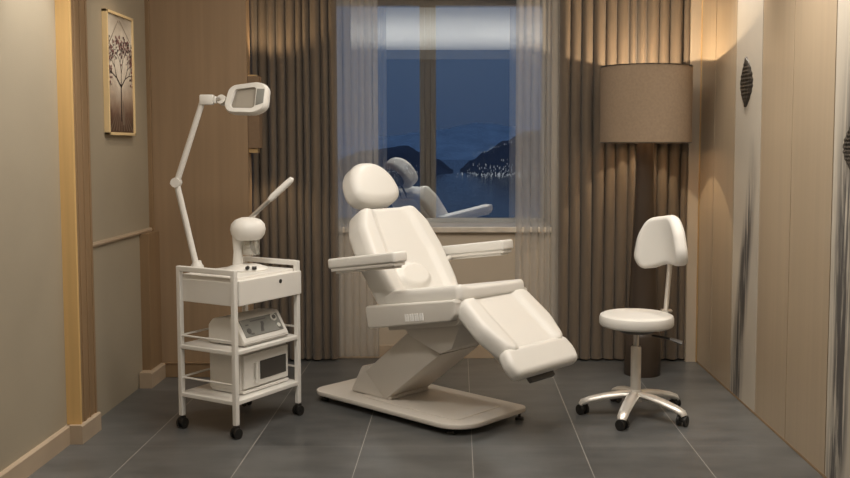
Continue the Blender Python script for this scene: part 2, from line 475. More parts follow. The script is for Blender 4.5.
# ------------------------------------------------------------------ outside, far below and beyond the pane
def hill(name, pts, y, depth, m, zb):
    b = bmesh.new(); rows = []
    N = len(pts)
    for j in range(7):
        t = j / 6; s = math.sin(t * PI / 2)
        row = []
        for x, z in pts:
            row.append(b.verts.new((x, y + depth * t, zb + (z - zb) * s)))
        rows.append(row)
    for j in range(6):
        for k in range(N - 1): b.faces.new((rows[j][k], rows[j][k + 1], rows[j + 1][k + 1], rows[j + 1][k]))
    mb = MB(); mb.add(b)
    return struct(mb.build(name, m, smooth=60))
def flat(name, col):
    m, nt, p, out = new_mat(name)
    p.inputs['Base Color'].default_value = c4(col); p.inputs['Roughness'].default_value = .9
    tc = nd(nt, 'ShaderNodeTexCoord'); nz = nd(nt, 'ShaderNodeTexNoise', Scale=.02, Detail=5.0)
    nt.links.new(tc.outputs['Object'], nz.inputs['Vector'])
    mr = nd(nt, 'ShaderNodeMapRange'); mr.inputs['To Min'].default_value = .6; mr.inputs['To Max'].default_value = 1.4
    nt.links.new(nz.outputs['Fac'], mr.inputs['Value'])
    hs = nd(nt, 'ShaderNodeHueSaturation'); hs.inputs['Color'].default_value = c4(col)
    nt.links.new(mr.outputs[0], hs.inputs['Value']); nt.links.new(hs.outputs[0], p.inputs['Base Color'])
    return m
ZL = -30
def ridge(ctrl, n=80, amp=.8):
    out = []
    for k in range(n):
        t = k / (n - 1) * (len(ctrl) - 1); i = min(int(t), len(ctrl) - 2); f = sstep(0, 1, t - i)
        x = ctrl[i][0] + (ctrl[i + 1][0] - ctrl[i][0]) * (t - i)
        z = ctrl[i][1] + (ctrl[i + 1][1] - ctrl[i][1]) * f + random.uniform(-amp, amp)
        out.append((x, z))
    return out
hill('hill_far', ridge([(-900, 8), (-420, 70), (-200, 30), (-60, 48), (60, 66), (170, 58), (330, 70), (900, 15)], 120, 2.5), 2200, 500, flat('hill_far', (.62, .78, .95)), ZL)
hill('hill_near_right', ridge([(2, ZL), (18, -18), (38, -6), (62, 8), (95, 22), (150, 30), (280, 5)], 80, .5), 1110, 200, flat('hill_dark', (.08, .11, .18)), ZL)
hill('hill_near_left', ridge([(-190, ZL), (-120, -4), (-70, 2), (-45, -9), (-28, -16), (-6, ZL)], 80, .5), 1080, 200, flat('hill_dark2', (.08, .11, .18)), ZL)
m, nt, p, out = new_mat('lake'); p.inputs['Base Color'].default_value = (.02, .035, .07, 1); p.inputs['Roughness'].default_value = .12
tc = nd(nt, 'ShaderNodeTexCoord'); mp = nd(nt, 'ShaderNodeMapping'); mp.inputs['Scale'].default_value = (.25, .05, 1)
nt.links.new(tc.outputs['Object'], mp.inputs['Vector']); nz = nd(nt, 'ShaderNodeTexNoise', Scale=1.0, Detail=3.0); nt.links.new(mp.outputs[0], nz.inputs['Vector'])
bp_ = nd(nt, 'ShaderNodeBump', Strength=.2, Distance=1.0); nt.links.new(nz.outputs['Fac'], bp_.inputs['Height']); nt.links.new(bp_.outputs[0], p.inputs['Normal'])
b = bmesh.new(); vs = [b.verts.new(v) for v in ((-1500, 200, ZL), (1500, 200, ZL), (1500, 3200, ZL), (-1500, 3200, ZL))]; b.faces.new(vs)
lk = MB(); lk.add(b); struct(lk.build('lake', m, smooth=0))
ct = MB()
rc = random.Random(21)
for k in range(190):
    x = rc.gauss(44, 26)
    if x < -8 or x > 95: continue
    yy = rc.uniform(960, 1090); up = max(0, rc.gauss(2, 7)) * (1 if x > 15 else .4)
    w = rc.uniform(.25, .7); h = rc.uniform(.5, 2.4)
    ct.box((x - w / 2, yy, ZL + up), (x + w / 2, yy + 1.5, ZL + up + h))
for k in range(60):
    x = rc.uniform(-85, -28); w = rc.uniform(.25, .6); h = rc.uniform(.6, 2.0); yy = rc.uniform(1000, 1070); up = abs(rc.gauss(0, 5))
    ct.box((x - w / 2, yy, ZL + up), (x + w / 2, yy + 1.5, ZL + up + h))
for k in range(30):
    x = rc.uniform(18, 62); z = -2 + (x - 18) * .35 + rc.gauss(0, 1.5); w = rc.uniform(.2, .5)
    ct.box((x - w / 2, 1100, z - 8), (x + w / 2, 1101, z - 7 + rc.uniform(0, 1)))
city = ct.build('city_lights', emit('city_glow', (.95, .92, .82), .5), smooth=0)
tag(city, 'scattered pale lights of a distant shore town seen through the window', 'lights'); city['kind'] = 'stuff'

# ------------------------------------------------------------------ curtains
def curtain(x0, x1, y, z0, z1, folds, amp, sharp, seed, jitter=.25):
    rnd = random.Random(seed)
    ws = [1 + rnd.uniform(-jitter, jitter) for _ in range(folds)]; tot = sum(ws)
    edges = [0]
    for w in ws: edges.append(edges[-1] + w / tot)
    amps = [amp * rnd.uniform(.75, 1.15) for _ in ws]; ph = [rnd.uniform(0, 6) for _ in ws]
    cols = []
    K = 12
    for i in range(folds):
        for k in range(K + (1 if i == folds - 1 else 0)):
            t = k / K; cols.append((edges[i] + (edges[i + 1] - edges[i]) * t, t, i))
    b = bmesh.new(); rows = []
    Z = [z0 + (z1 - z0) * j / 14 for j in range(15)]
    for z in Z:
        row = []
        for u, t, i in cols:
            s = math.sin(PI * t) ** sharp
            sway = .006 * math.sin(z * 2.1 + ph[i])
            row.append(b.verts.new((x0 + (x1 - x0) * u + sway * math.sin(PI * t), y - amps[i] * s * (1 + .12 * math.sin(z * 1.7 + ph[i])), z)))
        rows.append(row)
    for j in range(len(Z) - 1):
        for k in range(len(cols) - 1): b.faces.new((rows[j][k], rows[j][k + 1], rows[j + 1][k + 1], rows[j + 1][k]))
    mb = MB(); mb.add(b); return mb
c = curtain(-1.43, -.835, 6.60, .015, H - .04, 10, .064, .50, 3).build('curtain', M['curtain'], smooth=75)
tag(c, 'heavy brown pleated curtain left of the window behind the trolley', 'curtain', 'brown blackout curtains')
c = curtain(.70, 1.595, 6.60, .015, H - .04, 12, .064, .46, 5).build('curtain', M['curtain'], smooth=75)
tag(c, 'heavy brown pleated curtain right of the window behind the shaded floor lamp', 'curtain', 'brown blackout curtains')
c = curtain(-.90, -.555, 6.625, .02, H - .04, 7, .022, 1.0, 11).build('sheer_curtain', M['sheer'], smooth=75)
tag(c, 'translucent grey sheer curtain at the left edge of the window', 'sheer curtain', 'sheer curtains')
c = curtain(.40, .745, 6.625, .02, H - .04, 7, .022, 1.0, 12).build('sheer_curtain', M['sheer'], smooth=75)
tag(c, 'translucent beige sheer curtain at the right edge of the window', 'sheer curtain', 'sheer curtains')

# ------------------------------------------------------------------ framed tree print on the left wall
pic = thing('framed_picture', 'tall framed print of a blossoming tree on the left wall', 'picture', (-1.98, 5.555, 1.562))
PW, PH = .435, .70
f = MB()
t_ = .016
f.box((0, -PW / 2, 0), (.031, -PW / 2 + t_, PH), .002).box((0, PW / 2 - t_, 0), (.031, PW / 2, PH), .002)
f.box((0, -PW / 2, 0), (.031, PW / 2, t_), .002).box((0, -PW / 2, PH - t_), (.031, PW / 2, PH), .002)
f.build('frame', M['pale_frame'], pic, smooth=0)
cv = MB().box((0, -PW / 2 + t_, 0), (.021, PW / 2 - t_, PH - 2 * t_)).build('canvas', M['canvas'], pic, smooth=0)
cv.location = (0, 0, t_)
tree = MB()
def flat_poly(pts, x, mi):
    b = bmesh.new(); vs = [b.verts.new((x, u, v)) for u, v in pts]; fc = b.faces.new(vs); fc.material_index = mi
    tree.add(b)
def stroke(p, q, w0, w1, x, mi):
    p = Vector(p); q = Vector(q); n = (q - p).normalized(); n = Vector((-n.y, n.x))
    flat_poly([tuple(p - n * w0), tuple(q - n * w1), tuple(q + n * w1), tuple(p + n * w0)], x, mi)
rt = random.Random(4)
stroke((.0, .08), (.005, .30), .008, .006, .0225, 0)
def branch(p, a, L, w, d):
    q = (max(-.192, min(.192, p[0] + math.sin(a) * L)), p[1] + math.cos(a) * L)
    stroke(p, q, w, w * .6, .0225 + .0001 * d, 0)
    if d < 5 and L > .02:
        branch(q, a + rt.uniform(.2, .6), L * .78, w * .62, d + 1); branch(q, a - rt.uniform(.2, .6), L * .78, w * .62, d + 1)
    if d >= 2:
        for _ in range(2 if d % 2 else 1):
            cx, cz, r = q[0] + rt.uniform(-.05, .05), q[1] + rt.uniform(-.05, .03), rt.uniform(.003, .010)
            cx = max(-.185, min(.185, cx)); cz = min(.66, cz)
            flat_poly([(cx + r * math.cos(k * PI / 3), cz + r * math.sin(k * PI / 3)) for k in range(6)], .0235 + rt.uniform(0, .0004), rt.choice([0, 1, 1]))
branch((.005, .28), .95, .085, .006, 0); branch((.005, .28), -.95, .085, .006, 0); branch((.005, .28), .1, .08, .005, 0)
for a_, b_ in (((-.17, .52), (-.02, .66)), ((.0, .66), (.17, .55)), ((-.15, .50), (-.19, .56))): stroke(a_, b_, .004, .002, .0225, 2)
flat_poly([(.02, .06), (.05, .06), (.042, .17), (.03, .21), (.022, .15)], .0226, 2)        # shadowy shape beside the trunk
for k in range(9):
    u = -.18 + k * .045; stroke((u * .5, .12), (u, .025), .002, .006, .0224, 2)
tree.build('tree_print', [M['ink'], M['blossom'], M['ink_soft']], pic, smooth=0)

# sconce on the end of the wooden partition
sc = thing('wall_sconce', 'narrow brown wall sconce on the wood panel edge behind the magnifying lamp', 'wall lamp', (-1.346, 6.15, 1.455))
MB().box((0, -.045, .03), (.075, .045, .49), .004).build('sconce_shade', M['sconce'], sc, smooth=0)
MB().box((0, -.03, .0), (.06, .03, .03), .003).build('sconce_bracket', M['brass'], sc, smooth=0)
MB().box((0, -.03, .49), (.06, .03, .50), .002).build('sconce_cap', M['brass'], sc, smooth=0)

# leaf-shaped bronze reliefs on the stone panels
def ornament(y, z, w, h, label):
    b = bmesh.new()
    N = 56; K = 18; rows = []
    for j in range(N + 1):
        t = j / N; ww = (math.sin(PI * t) ** .95) * (1 - .22 * (t - .5)) * w / 2 + .0005
        row = []
        for k in range(K + 1):
            u = -1 + 2 * k / K
            edge = ww * (1 + .05 * math.sin(j * .9 + (1 if u > 0 else 0)))
            hgt = .014 * (1 - u * u) ** .5 if abs(u) < 1 else 0
            hgt += .006 * math.sin(j * .75 + k * 1.1) * math.sin(j * .75 - k * 1.1) * (1 - abs(u) ** 3) * math.sin(PI * t)
            row.append(b.verts.new((-max(0, hgt), u * edge, (t - .5) * h)))
        rows.append(row)
    for j in range(N):
        for k in range(K): b.faces.new((rows[j][k], rows[j][k + 1], rows[j + 1][k + 1], rows[j + 1][k]))
    mb = MB(); mb.add(b)
    o = mb.build('wall_ornament', M['relief'], smooth=25); o.location = (1.660, y, z)
    tag(o, label, 'wall ornament', 'leaf-shaped wall ornaments'); return o
ornament(5.50, 1.866, .23, .285, 'dark leaf-shaped relief high on the far stone panel of the right wall')
ornament(3.985, 1.497, .23, .225, 'dark leaf-shaped relief cut by the right edge of the photo, on the near stone panel')

# ------------------------------------------------------------------ floor lamp
lp = thing('floor_lamp', 'floor lamp with wide brown drum shade in the right back corner', 'lamp', (1.216, 6.185, 0))
MB().lathe([(0, 0), (.117, 0), (.119, .006), (.119, .26), (.112, .275), (.10, .30), (.08, .75), (.060, 1.25), (.052, 1.54), (0, 1.54)], 40).build('lamp_body', M['bronze'], lp)
MB().lathe([(.293, 1.522), (.293, 2.008), (.288, 2.008), (.288, 1.522), (.293, 1.522)], 72).build('lamp_shade', M['shade'], lp)
for z in (1.518, 2.003): MB().lathe([(.286, z), (.295, z), (.295, z + .007), (.286, z + .007), (.286, z)], 72).build('shade_rim', M['bronze'], lp)
sp_ = MB()
sp_.cyl((0, 0, 1.50), (0, 0, 1.76), .010)
for k in range(3):
    a = 2 * PI * k / 3; sp_.cyl((0, 0, 1.56), (.288 * math.cos(a), .288 * math.sin(a), 1.53), .004, seg=8)
sp_.build('shade_holder', M['brass'], lp)
for zb, sg in ((1.75, 1), (1.77, -1)):
    MB().lathe([(0, zb + sg * .095), (.012, zb + sg * .09), (.026, zb + sg * .065), (.030, zb + sg * .04), (.024, zb + sg * .02), (.014, zb), (0, zb)], 20).build('bulb', emit('bulb_glow', (1, .75, .45), 6), lp)
# ------------------------------------------------------------------ treatment chair (local x: towards the foot, y: far side)
CH = thing('treatment_chair', 'white reclining treatment chair with armrests, standing before the window', 'treatment chair', (-.22, 5.343, 0), R(-41.8))
# base plate
bp = MB().pad(densify(round_poly([(-.625, -.285), (.57, -.285), (.57, .285), (-.625, .285)], [.09, .17, .05, .09], 8), .06), .028, .007, rings=4, rs=3, mat=Matrix.Translation((0, 0, .049)))
bp.build('base_plate', M['plastic_dim'], CH)
bi = MB().pad(densify(round_poly([(-.28, -.20), (.46, -.20), (.46, .20), (-.28, .20)], .04, 4), .06), .006, .003, rings=3, rs=2, mat=Matrix.Translation((0, 0, .0645)))
bi.build('base_cover', M['plastic_dim'], CH)
for x, y in ((-.55, -.235), (.44, -.22), (.556, .215), (-.5, .22)):
    MB().cyl((x, y, 0), (x, y, .014), .024, .022, 16).cyl((x, y, .014), (x, y, .035), .008, seg=10).build('levelling_foot', M['black'], CH)
# lower hump and slanting column
MB().prism(round_poly([(-.41, .066), (-.06, .066), (-.20, .215), (-.27, .238), (-.315, .228)], [.01, .01, .02, .03, .03], 4), -.158, .158, 'xz', .008).build('base_hump', M['plastic_dim'], CH)
MB().prism([(-.11, .066), (.31, .385), (.10, .50), (-.275, .205)], -.165, .165, 'xz', .007).build('column', M['plastic_dim'], CH)
MB().prism([(.04, .545), (.07, .505), (.13, .462), (.345, .400), (.43, .44), (.50, .60), (.50, .62)], -.20, .20, 'xz', .008).build('column_head', M['plastic_dim'], CH)
# seat carriage: dark underside and white shell
tl = .168
MB().prism([(.0, .505), (.01, .49), (.50, .578), (.53, .60), (.53, .64), (.0, .55)], -.25, .25, 'xz', .006).build('underframe', M['plastic_dim'], CH)
sh = MB().prism(round_poly([(-.132, .615), (-.105, .492), (.505, .608), (.545, .645), (.545, .715), (.53, .722)], [.02, .02, .02, .03, .015, .01], 4), -.30, .30, 'xz', .010, 3)
sh.build('seat_shell', M['plastic'], CH)
bt = MB()
for k in range(4):
    x = .20 + k * .036; z = .585 + (x - .2) * tl
    m_ = Matrix.Translation((x, -.3015, z + .006)) @ Matrix.Rotation(-math.atan(tl), 4, 'Y')
    bt.box((-.013, -.0015, -.019), (-.003, .002, .019), 0, mat=m_).box((.003, -.0015, -.019), (.013, .002, .019), 0, mat=m_).box((-.004, -.0012, -.004), (.004, .002, .004), 0, mat=m_)
    bt.box((-.005, -.0015, .012 if k != 1 else -.004), (.005, .002, .019 if k != 1 else .004), 0, mat=m_)
    if k != 3: bt.box((-.005, -.0015, -.019), (.005, .002, -.012), 0, mat=m_)
bt.build('side_lettering', M['white_mark'], CH, smooth=0)
# seat cushion
nx = Vector((math.cos(math.atan(tl)), 0, math.sin(math.atan(tl))))
sm = frame_mat((.262, 0, .694), nx, (0, math.cos(R(1.6)), -math.sin(R(1.6))))
so = densify(round_poly([(-.285, -.275), (.295, -.275), (.295, .275), (-.285, .275)], .035, 5), .025)
MB().pad(so, .068, .020, top=lambda x, y: .016 * sstep(-.17, -.245, y) + .006 * sstep(.2, .27, y), mat=sm).build('seat_cushion', M['leather'], CH)
# backrest
la = R(34.5)
bu = Vector((-math.sin(la), 0, math.cos(la))); bn = Vector((math.cos(la), 0, math.sin(la)))
bc = Vector((-.088, 0, .900)) - bn * .07
bm_ = frame_mat(bc, (0, -1, 0), bu)          # local x = -v, y = up the back, z = front normal?
zc = Vector((0, -1, 0)).cross(bu)
if zc.dot(bn) < 0: bm_ = frame_mat(bc, (0, 1, 0), bu)
bo = densify(round_poly([(-.245, -.375), (.245, -.375), (.280, -.20), (.290, .02), (.270, .19), (.205, .305), (-.205, .305), (-.270, .19), (-.290, .02), (-.280, -.20)],
                        [.05, .05, .2, .3, .12, .06, .06, .12, .3, .2], 6), .022)
def back_top(x, y):
    w = .190 if y < .0 else .190 - .12 * y
    z = .024 * sstep(w - .045, w + .01, abs(x))
    q = ((x + .045) / .135) ** 2 + ((y + .155) / .085) ** 2
    z += .030 * (1 - sstep(.45, 1.0, q))
    return z
MB().pad(bo, .14, .034, top=back_top, rings=30, rs=6, mat=bm_).build('backrest', M['leather'], CH)
bs = densify(round_poly([(-.20, -.32), (.20, -.32), (.24, -.02), (.17, .26), (-.17, .26), (-.24, -.02)], .05, 5), .04)
MB().pad(bs, .03, .010, rings=4, rs=3, mat=bm_ @ Matrix.Translation((0, 0, -.082))).build('backrest_shell', M['plastic'], CH)
# headrest
lh = R(33)
hu = Vector((-math.sin(lh), 0, math.cos(lh))); hn = Vector((math.cos(lh), 0, math.sin(lh)))
hm = frame_mat(Vector((-.405, 0, 1.262)), (0, 1, 0), hu)
if Vector((0, 1, 0)).cross(hu).dot(hn) < 0: hm = frame_mat(Vector((-.405, 0, 1.262)), (0, -1, 0), hu)
ho = []
for k in range(64):
    a = 2 * PI * k / 64; cx_, sx_ = math.cos(a), math.sin(a)
    x = .172 * math.copysign(abs(cx_) ** .80, cx_); y = .140 * math.copysign(abs(sx_) ** (.95 if sx_ > 0 else .72), sx_)
    x *= 1 - .16 * (y / .14)
    ho.append((x, y))
MB().pad(ho, .135, .048, top=lambda x, y: .012 * (1 - (x / .17) ** 2 - (y / .14) ** 2), rings=10, rs=7, mat=hm, bot_r=.03).build('headrest', M['leather'], CH)
hb = MB().pad([(x * .62, y * .62) for x, y in ho], .03, .01, rings=3, rs=3, mat=hm @ Matrix.Translation((0, 0, -.078)))
for yy in (-.04, .04):
    hb.cyl(tuple(Vector((-.445, yy, 1.20))), tuple(Vector((-.32, yy, 1.00))), .009, seg=10)
hb.build('headrest_bracket', M['dark_gray'], CH)
# armrests
def arm(xa, za, xb, zb, y, side):
    L = math.hypot(xb - xa, zb - za); ux = Vector((xb - xa, 0, zb - za)).normalized()
    mm = frame_mat(Vector(((xa + xb) / 2, y, (za + zb) / 2)), ux, (0, 1, 0))
    ol = densify(round_poly([(-L / 2, -.052), (L / 2, -.052), (L / 2, .052), (-L / 2, .052)], .018, 4), .03)
    a = MB().pad(ol, .056, .012, rings=4, rs=4, mat=mm @ Matrix.Translation((0, 0, -.028))).build('armrest', M['leather'], CH)
    ol2 = densify(round_poly([(-L / 2 + .012, -.045), (L / 2 - .012, -.045), (L / 2 - .012, .045), (-L / 2 + .012, .045)], .015, 4), .03)
    s = MB().pad(ol2, .018, .004, rings=3, rs=2, mat=mm @ Matrix.Translation((0, 0, -.064)))
    s.pad(densify(round_poly([(-L / 2 + .04, -.034), (L / 2 - .03, -.034), (L / 2 - .03, .034), (-L / 2 + .04, .034)], .012, 3), .04), .014, .003, rings=3, rs=2, mat=mm @ Matrix.Translation((0, 0, -.079)))
    q = mm @ Vector((-L * .22, 0, -.066))
    yb = side * .24
    s.cyl((q.x, y + side * -.01, q.z), (q.x + .02, yb, q.z - .02), .016, seg=12)
    s.build('armrest_support', M['plastic'], CH)
arm(-.318, .872, .215, .952, -.36, -1)
arm(-.235, .884, .355, .970, .36, 1)
# leg rest
ll = R(-37)
lx = Vector((math.cos(ll), 0, math.sin(ll)))
lm = frame_mat(Vector((.700, 0, .598)) - Vector((-lx.z, 0, lx.x)) * .045, lx, (0, 1, 0))
lo = densify(round_poly([(-.205, -.270), (.02, -.282), (.165, -.240), (.195, -.20), (.195, .20), (.165, .240), (.02, .282), (-.205, .270)],
                        [.05, .2, .06, .03, .03, .06, .2, .05], 6), .022)
MB().pad(lo, .088, .030, top=lambda x, y: .020 * sstep(.140, .180, abs(y)) , rings=16, rs=5, mat=lm).build('leg_rest', M['leather'], CH)
MB().box((-.20, -.20, -.075), (.16, .20, -.044), .008, mat=lm).build('leg_rest_shell', M['plastic'], CH)
# foot rest
fl = R(-49)
fx = Vector((math.cos(fl), 0, math.sin(fl)))
fm = frame_mat(Vector((.892, 0, .449)) - Vector((-fx.z, 0, fx.x)) * .04, fx, (0, 1, 0))
fo = densify(round_poly([(-.085, -.262), (.0, -.280), (.074, -.262), (.074, .245), (.0, .266), (-.085, .240)], [.04, .1, .04, .04, .1, .04], 6), .022)
MB().pad(fo, .082, .032, rings=8, rs=6, mat=fm).build('foot_rest', M['leather'], CH)
MB().box((.015, -.10, -.075), (.088, .10, -.046), .008, mat=fm).build('foot_rest_handle', M['dark_gray'], CH)

# ------------------------------------------------------------------ trolley (local x: along the drawer front, y: to the back)
TR = thing('trolley', 'white three-tier metal trolley with one drawer, on black castors', 'trolley', (-1.139, 4.791, 0), math.atan2(.868, .497))
TW, TD = .495, .382
def castor(x, y, r):
    a = MB()
    a.cyl((x - .012, y, .029), (x - .028, y, .029), .029, seg=20).cyl((x + .012, y, .029), (x + .028, y, .029), .029, seg=20)
    a.cyl((x - .03, y, .029), (x + .03, y, .029), .008, seg=10)
    a.box((x - .014, y - .022, .024), (x + .014, y + .022, .066), .006)
    a.cyl((x, y, .05), (x, y, .075), .009, seg=10)
    return a
for (x, y), h in zip(((0, 0), (0, TD), (TW, 0), (TW, TD)), (.87, .87, .868, .868)):
    pst = MB().box((x - .0135, y - .0135, .068), (x + .0135, y + .0135, h), .004)
    for z in (.82, .70): pst.cyl((x - .0145, y, z), (x - .0135, y, z), .004, seg=8)
    pst.build('post', M['white_paint'], TR, smooth=0)
    ca = castor(0, 0, 0).build('castor', M['black'], TR); ca.location = (x, y, 0); ca.scale = (.82, .82, .95); ca.rotation_euler = (0, 0, random.uniform(0, 3))
for x in (0, TW):
    MB().box((x - .0135, .010, .842), (x + .0135, TD - .01, .87), .004).build('top_rail', M['white_paint'], TR, smooth=0)
MB().box((.010, .014, .800), (TW - .010, TD, .826), .004).build('top_shelf', M['white_paint'], TR, smooth=0)
MB().box((.004, .02, .682), (TW - .004, TD - .01, .803), .003).build('drawer_case', M['white_paint'], TR, smooth=0)
dr = MB().box((.018, -.020, .683), (TW + .016, .016, .812), .004).build('drawer', M['white_paint'], TR, smooth=0)
MB().cyl((.335, -.0215, .775), (.335, -.019, .775), .0115, seg=20).build('drawer_lock', M['black'], dr)
for z in (.430, .172):
    MB().box((-.012, -.012, z), (TW + .012, TD + .012, z + .022), .004).build('shelf', M['white_paint'], TR, smooth=0)
for z in (.50, .275):
    MB().cyl((0, .0, z), (0, TD, z), .0055, seg=10).build('guard_rail', M['white_paint'], TR)
    MB().cyl((TW, .0, z), (TW, TD, z), .0055, seg=10).build('guard_rail', M['white_paint'], TR)
    MB().cyl((0, TD, z), (TW, TD, z), .0055, seg=10).build('guard_rail', M['white_paint'], TR)
def on_trolley(x, y, z):
    a = math.atan2(.868, .497)
    return (-1.139 + x * math.cos(a) - y * math.sin(a), 4.791 + x * math.sin(a) + y * math.cos(a), z)
ROT = math.atan2(.868, .497)

# sterilizer cabinet on the lower shelf
ST = thing('sterilizer_cabinet', 'white box cabinet with small dark door window on the lowest trolley shelf', 'sterilizer', on_trolley(.098, .030, .194), ROT)
SW, SD, SH = .372, .245, .215
MB().box((0, .03, .018), (SW, SD, SH), .006).box((.004, .01, .004), (SW - .004, SD - .01, .020), .004).build('cabinet_body', M['white_paint'], ST, smooth=0)
for x in (.04, SW - .04):
    for y in (.05, SD - .04): MB().cyl((x, y, 0), (x, y, .006), .012, seg=12).build('cabinet_foot', M['black'], ST)
dd = MB().box((.012, .012, .028), (SW - .006, .031, SH - .006), .005).build('door', M['white_paint'], ST, smooth=0)
MB().box((.135, .0085, .060), (.345, .0125, .160), .003).build('door_window', M['dark_glass'], dd, smooth=0)
hd = MB().box((.085, -.010, .05), (.100, .0, .165), .004).box((.087, -.002, .055), (.098, .014, .067), .002).box((.087, -.002, .148), (.098, .014, .160), .002)
hd.build('door_handle', M['white_paint'], dd, smooth=0)

# beauty device on the middle shelf
DV = thing('beauty_device', 'white desktop beauty device with sloping grey control panel on the middle trolley shelf', 'device', on_trolley(.085, .012, .452), ROT)
DW, DD, DH = .352, .255, .148
prof = [(0, .022), (.004, .010), (.02, .008), (DD - .01, .008), (DD, .02), (DD, DH - .045), (DD - .03, DH - .010), (.12, DH), (.075, DH - .004), (.006, .034)]
MB().prism(round_poly(prof, [.006, .004, .004, .01, .01, .02, .03, .03, .012, .012], 4), 0, DW, 'yz', .006).build('device_body', M['white_paint'], DV)
for x in (.04, DW - .04):
    for y in (.04, DD - .05): MB().cyl((x, y, 0), (x, y, .010), .013, seg=12).build('device_foot', M['black'], DV)
sl = Vector((0, .069, .110)).normalized()
pm = frame_mat(Vector((DW / 2, .0405, .089)) + Vector((0, -sl.z, sl.y)) * .0005, (1, 0, 0), sl)
pnl = MB().box((-.148, -.050, -.003), (.148, .050, .0045), .002, mat=pm).build('control_panel', M['gray_panel'], DV, smooth=0)
def disc(cx, cy, r, h=.006): return MB().cyl((cx, cy, .004), (cx, cy, h), r, seg=24, mat=pm)
disc(.105, .028, .022, .009).build('dial', M['dial'], pnl); disc(.105, .028, .012, .014).build('dial', M['dark_gray'], pnl)
disc(.118, -.022, .012, .010).build('dial', M['dial'], pnl); disc(-.112, -.018, .015, .008).build('dial', M['dark_gray'], pnl)
MB().box((-.075, .030, .0045), (.045, .036, .0052), mat=pm).build('panel_line', M['dark_gray'], pnl, smooth=0)
MB().box((-.120, .012, .0045), (-.098, .020, .0052), mat=pm).build('panel_button', M['dark_gray'], pnl, smooth=0)
MB().box((-.105, -.042, .0045), (-.08, -.032, .0052), mat=pm).build('panel_button', M['dark_gray'], pnl, smooth=0)
MB().box((.115, -.046, .0045), (.135, -.038, .0052), mat=pm).build('panel_button', M['dark_gray'], pnl, smooth=0)
MB().prism(round_poly([(-.028, -.036), (-.002, -.036), (.004, -.012), (.018, .006), (.016, .022), (-.002, .020), (-.004, .004), (-.016, -.012)], .005, 3), .0045, .0053, 'xy', mat=pm).build('panel_symbol', M['dark_gray'], pnl, smooth=0)

# facial steamer on the trolley top
FS = thing('facial_steamer', 'white facial steamer with domed head, glass jar and raised nozzle arm on the trolley top', 'steamer', (-1.156, 5.155, .826), 0)
MB().lathe([(0, 0), (.115, 0), (.118, .006), (.112, .014), (.06, .030), (0, .032)], 40).build('steamer_base', M['white_paint'], FS)
MB().tube([(-.045, 0, .015), (-.045, 0, .10), (-.042, 0, .19)], [.026, .020, .028], 20, sq=(.9, 1.2)).build('steamer_column', M['white_paint'], FS)
MB().lathe([(0, .165), (.062, .165), (.074, .172), (.090, .195), (.096, .222), (.090, .250), (.070, .273), (.036, .286), (0, .289)], 44, mat=Matrix.Translation((.012, 0, 0)) @ Matrix.Diagonal((1.0, .95, 1, 1))).build('steamer_head', M['white_paint'], FS)
MB().lathe([(0, .082), (.042, .082), (.046, .088), (.046, .166), (.043, .166), (.043, .09), (0, .088)], 32, mat=Matrix.Translation((.028, 0, 0))).build('water_jar', M['clear'], FS)
el = MB()
for k in range(4): el.lathe([(.012, .10 + .013 * k), (.016, .10 + .013 * k), (.016, .104 + .013 * k), (.012, .104 + .013 * k), (.012, .10 + .013 * k)], 16, mat=Matrix.Translation((.028, 0, 0)))
el.cyl((.028, 0, .088), (.028, 0, .166), .006, seg=10).build('heating_element', M['chrome'], FS)
nz_ = MB().tube([(.02, .0, .272), (.045, .0, .300), (.135, .005, .385)], [.016, .013, .012], 16).build('nozzle_arm', M['alu'], FS)
MB().tube([(.130, .005, .380), (.15, .006, .40), (.235, .010, .478), (.252, .010, .494), (.262, .01, .496)], [.014, .018, .018, .015, .004], 18).build('nozzle', M['white_paint'], nz_)
MB().cyl((.03, -.118, .024), (.03, -.095, .024), .010, seg=14).cyl((.055, -.105, .022), (.075, -.095, .022), .009, seg=12).build('base_knob', M['black'], FS)

# magnifying lamp standing in the trolley's rear corner
ML = thing('magnifier_lamp', 'white swing-arm magnifying lamp rising from the trolley with a rounded rectangular lens head', 'lamp', (-1.425, 5.155, .826), 0)
MB().lathe([(0, 0), (.036, 0), (.036, .02), (.026, .035), (.022, .05), (0, .05)], 24).build('lamp_socket', M['white_paint'], ML)
MB().tube([(-.006, 0, .03), (-.100, 0, .462)], .0165, 14, sq=(1, 1)).build('lower_arm', M['white_paint'], ML)
MB().cyl((-.104, -.024, .476), (-.104, .024, .476), .026, seg=24).cyl((-.125, 0, .486), (-.09, 0, .46), .022, seg=14).build('elbow_joint', M['white_paint'], ML)
MB().tube([(-.098, 0, .488), (.050, 0, .925)], [.0165, .0155], 14).build('upper_arm', M['white_paint'], ML)
wj = MB().box((.034, -.024, .895), (.108, .024, .950), .008).box((.108, -.018, .903), (.122, .018, .942), .005)
wj.build('wrist_joint', M['white_paint'], ML)
MB().cyl((.12, 0, .922), (.165, 0, .922), .014, seg=14).build('swivel_pin', M['alu'], ML)
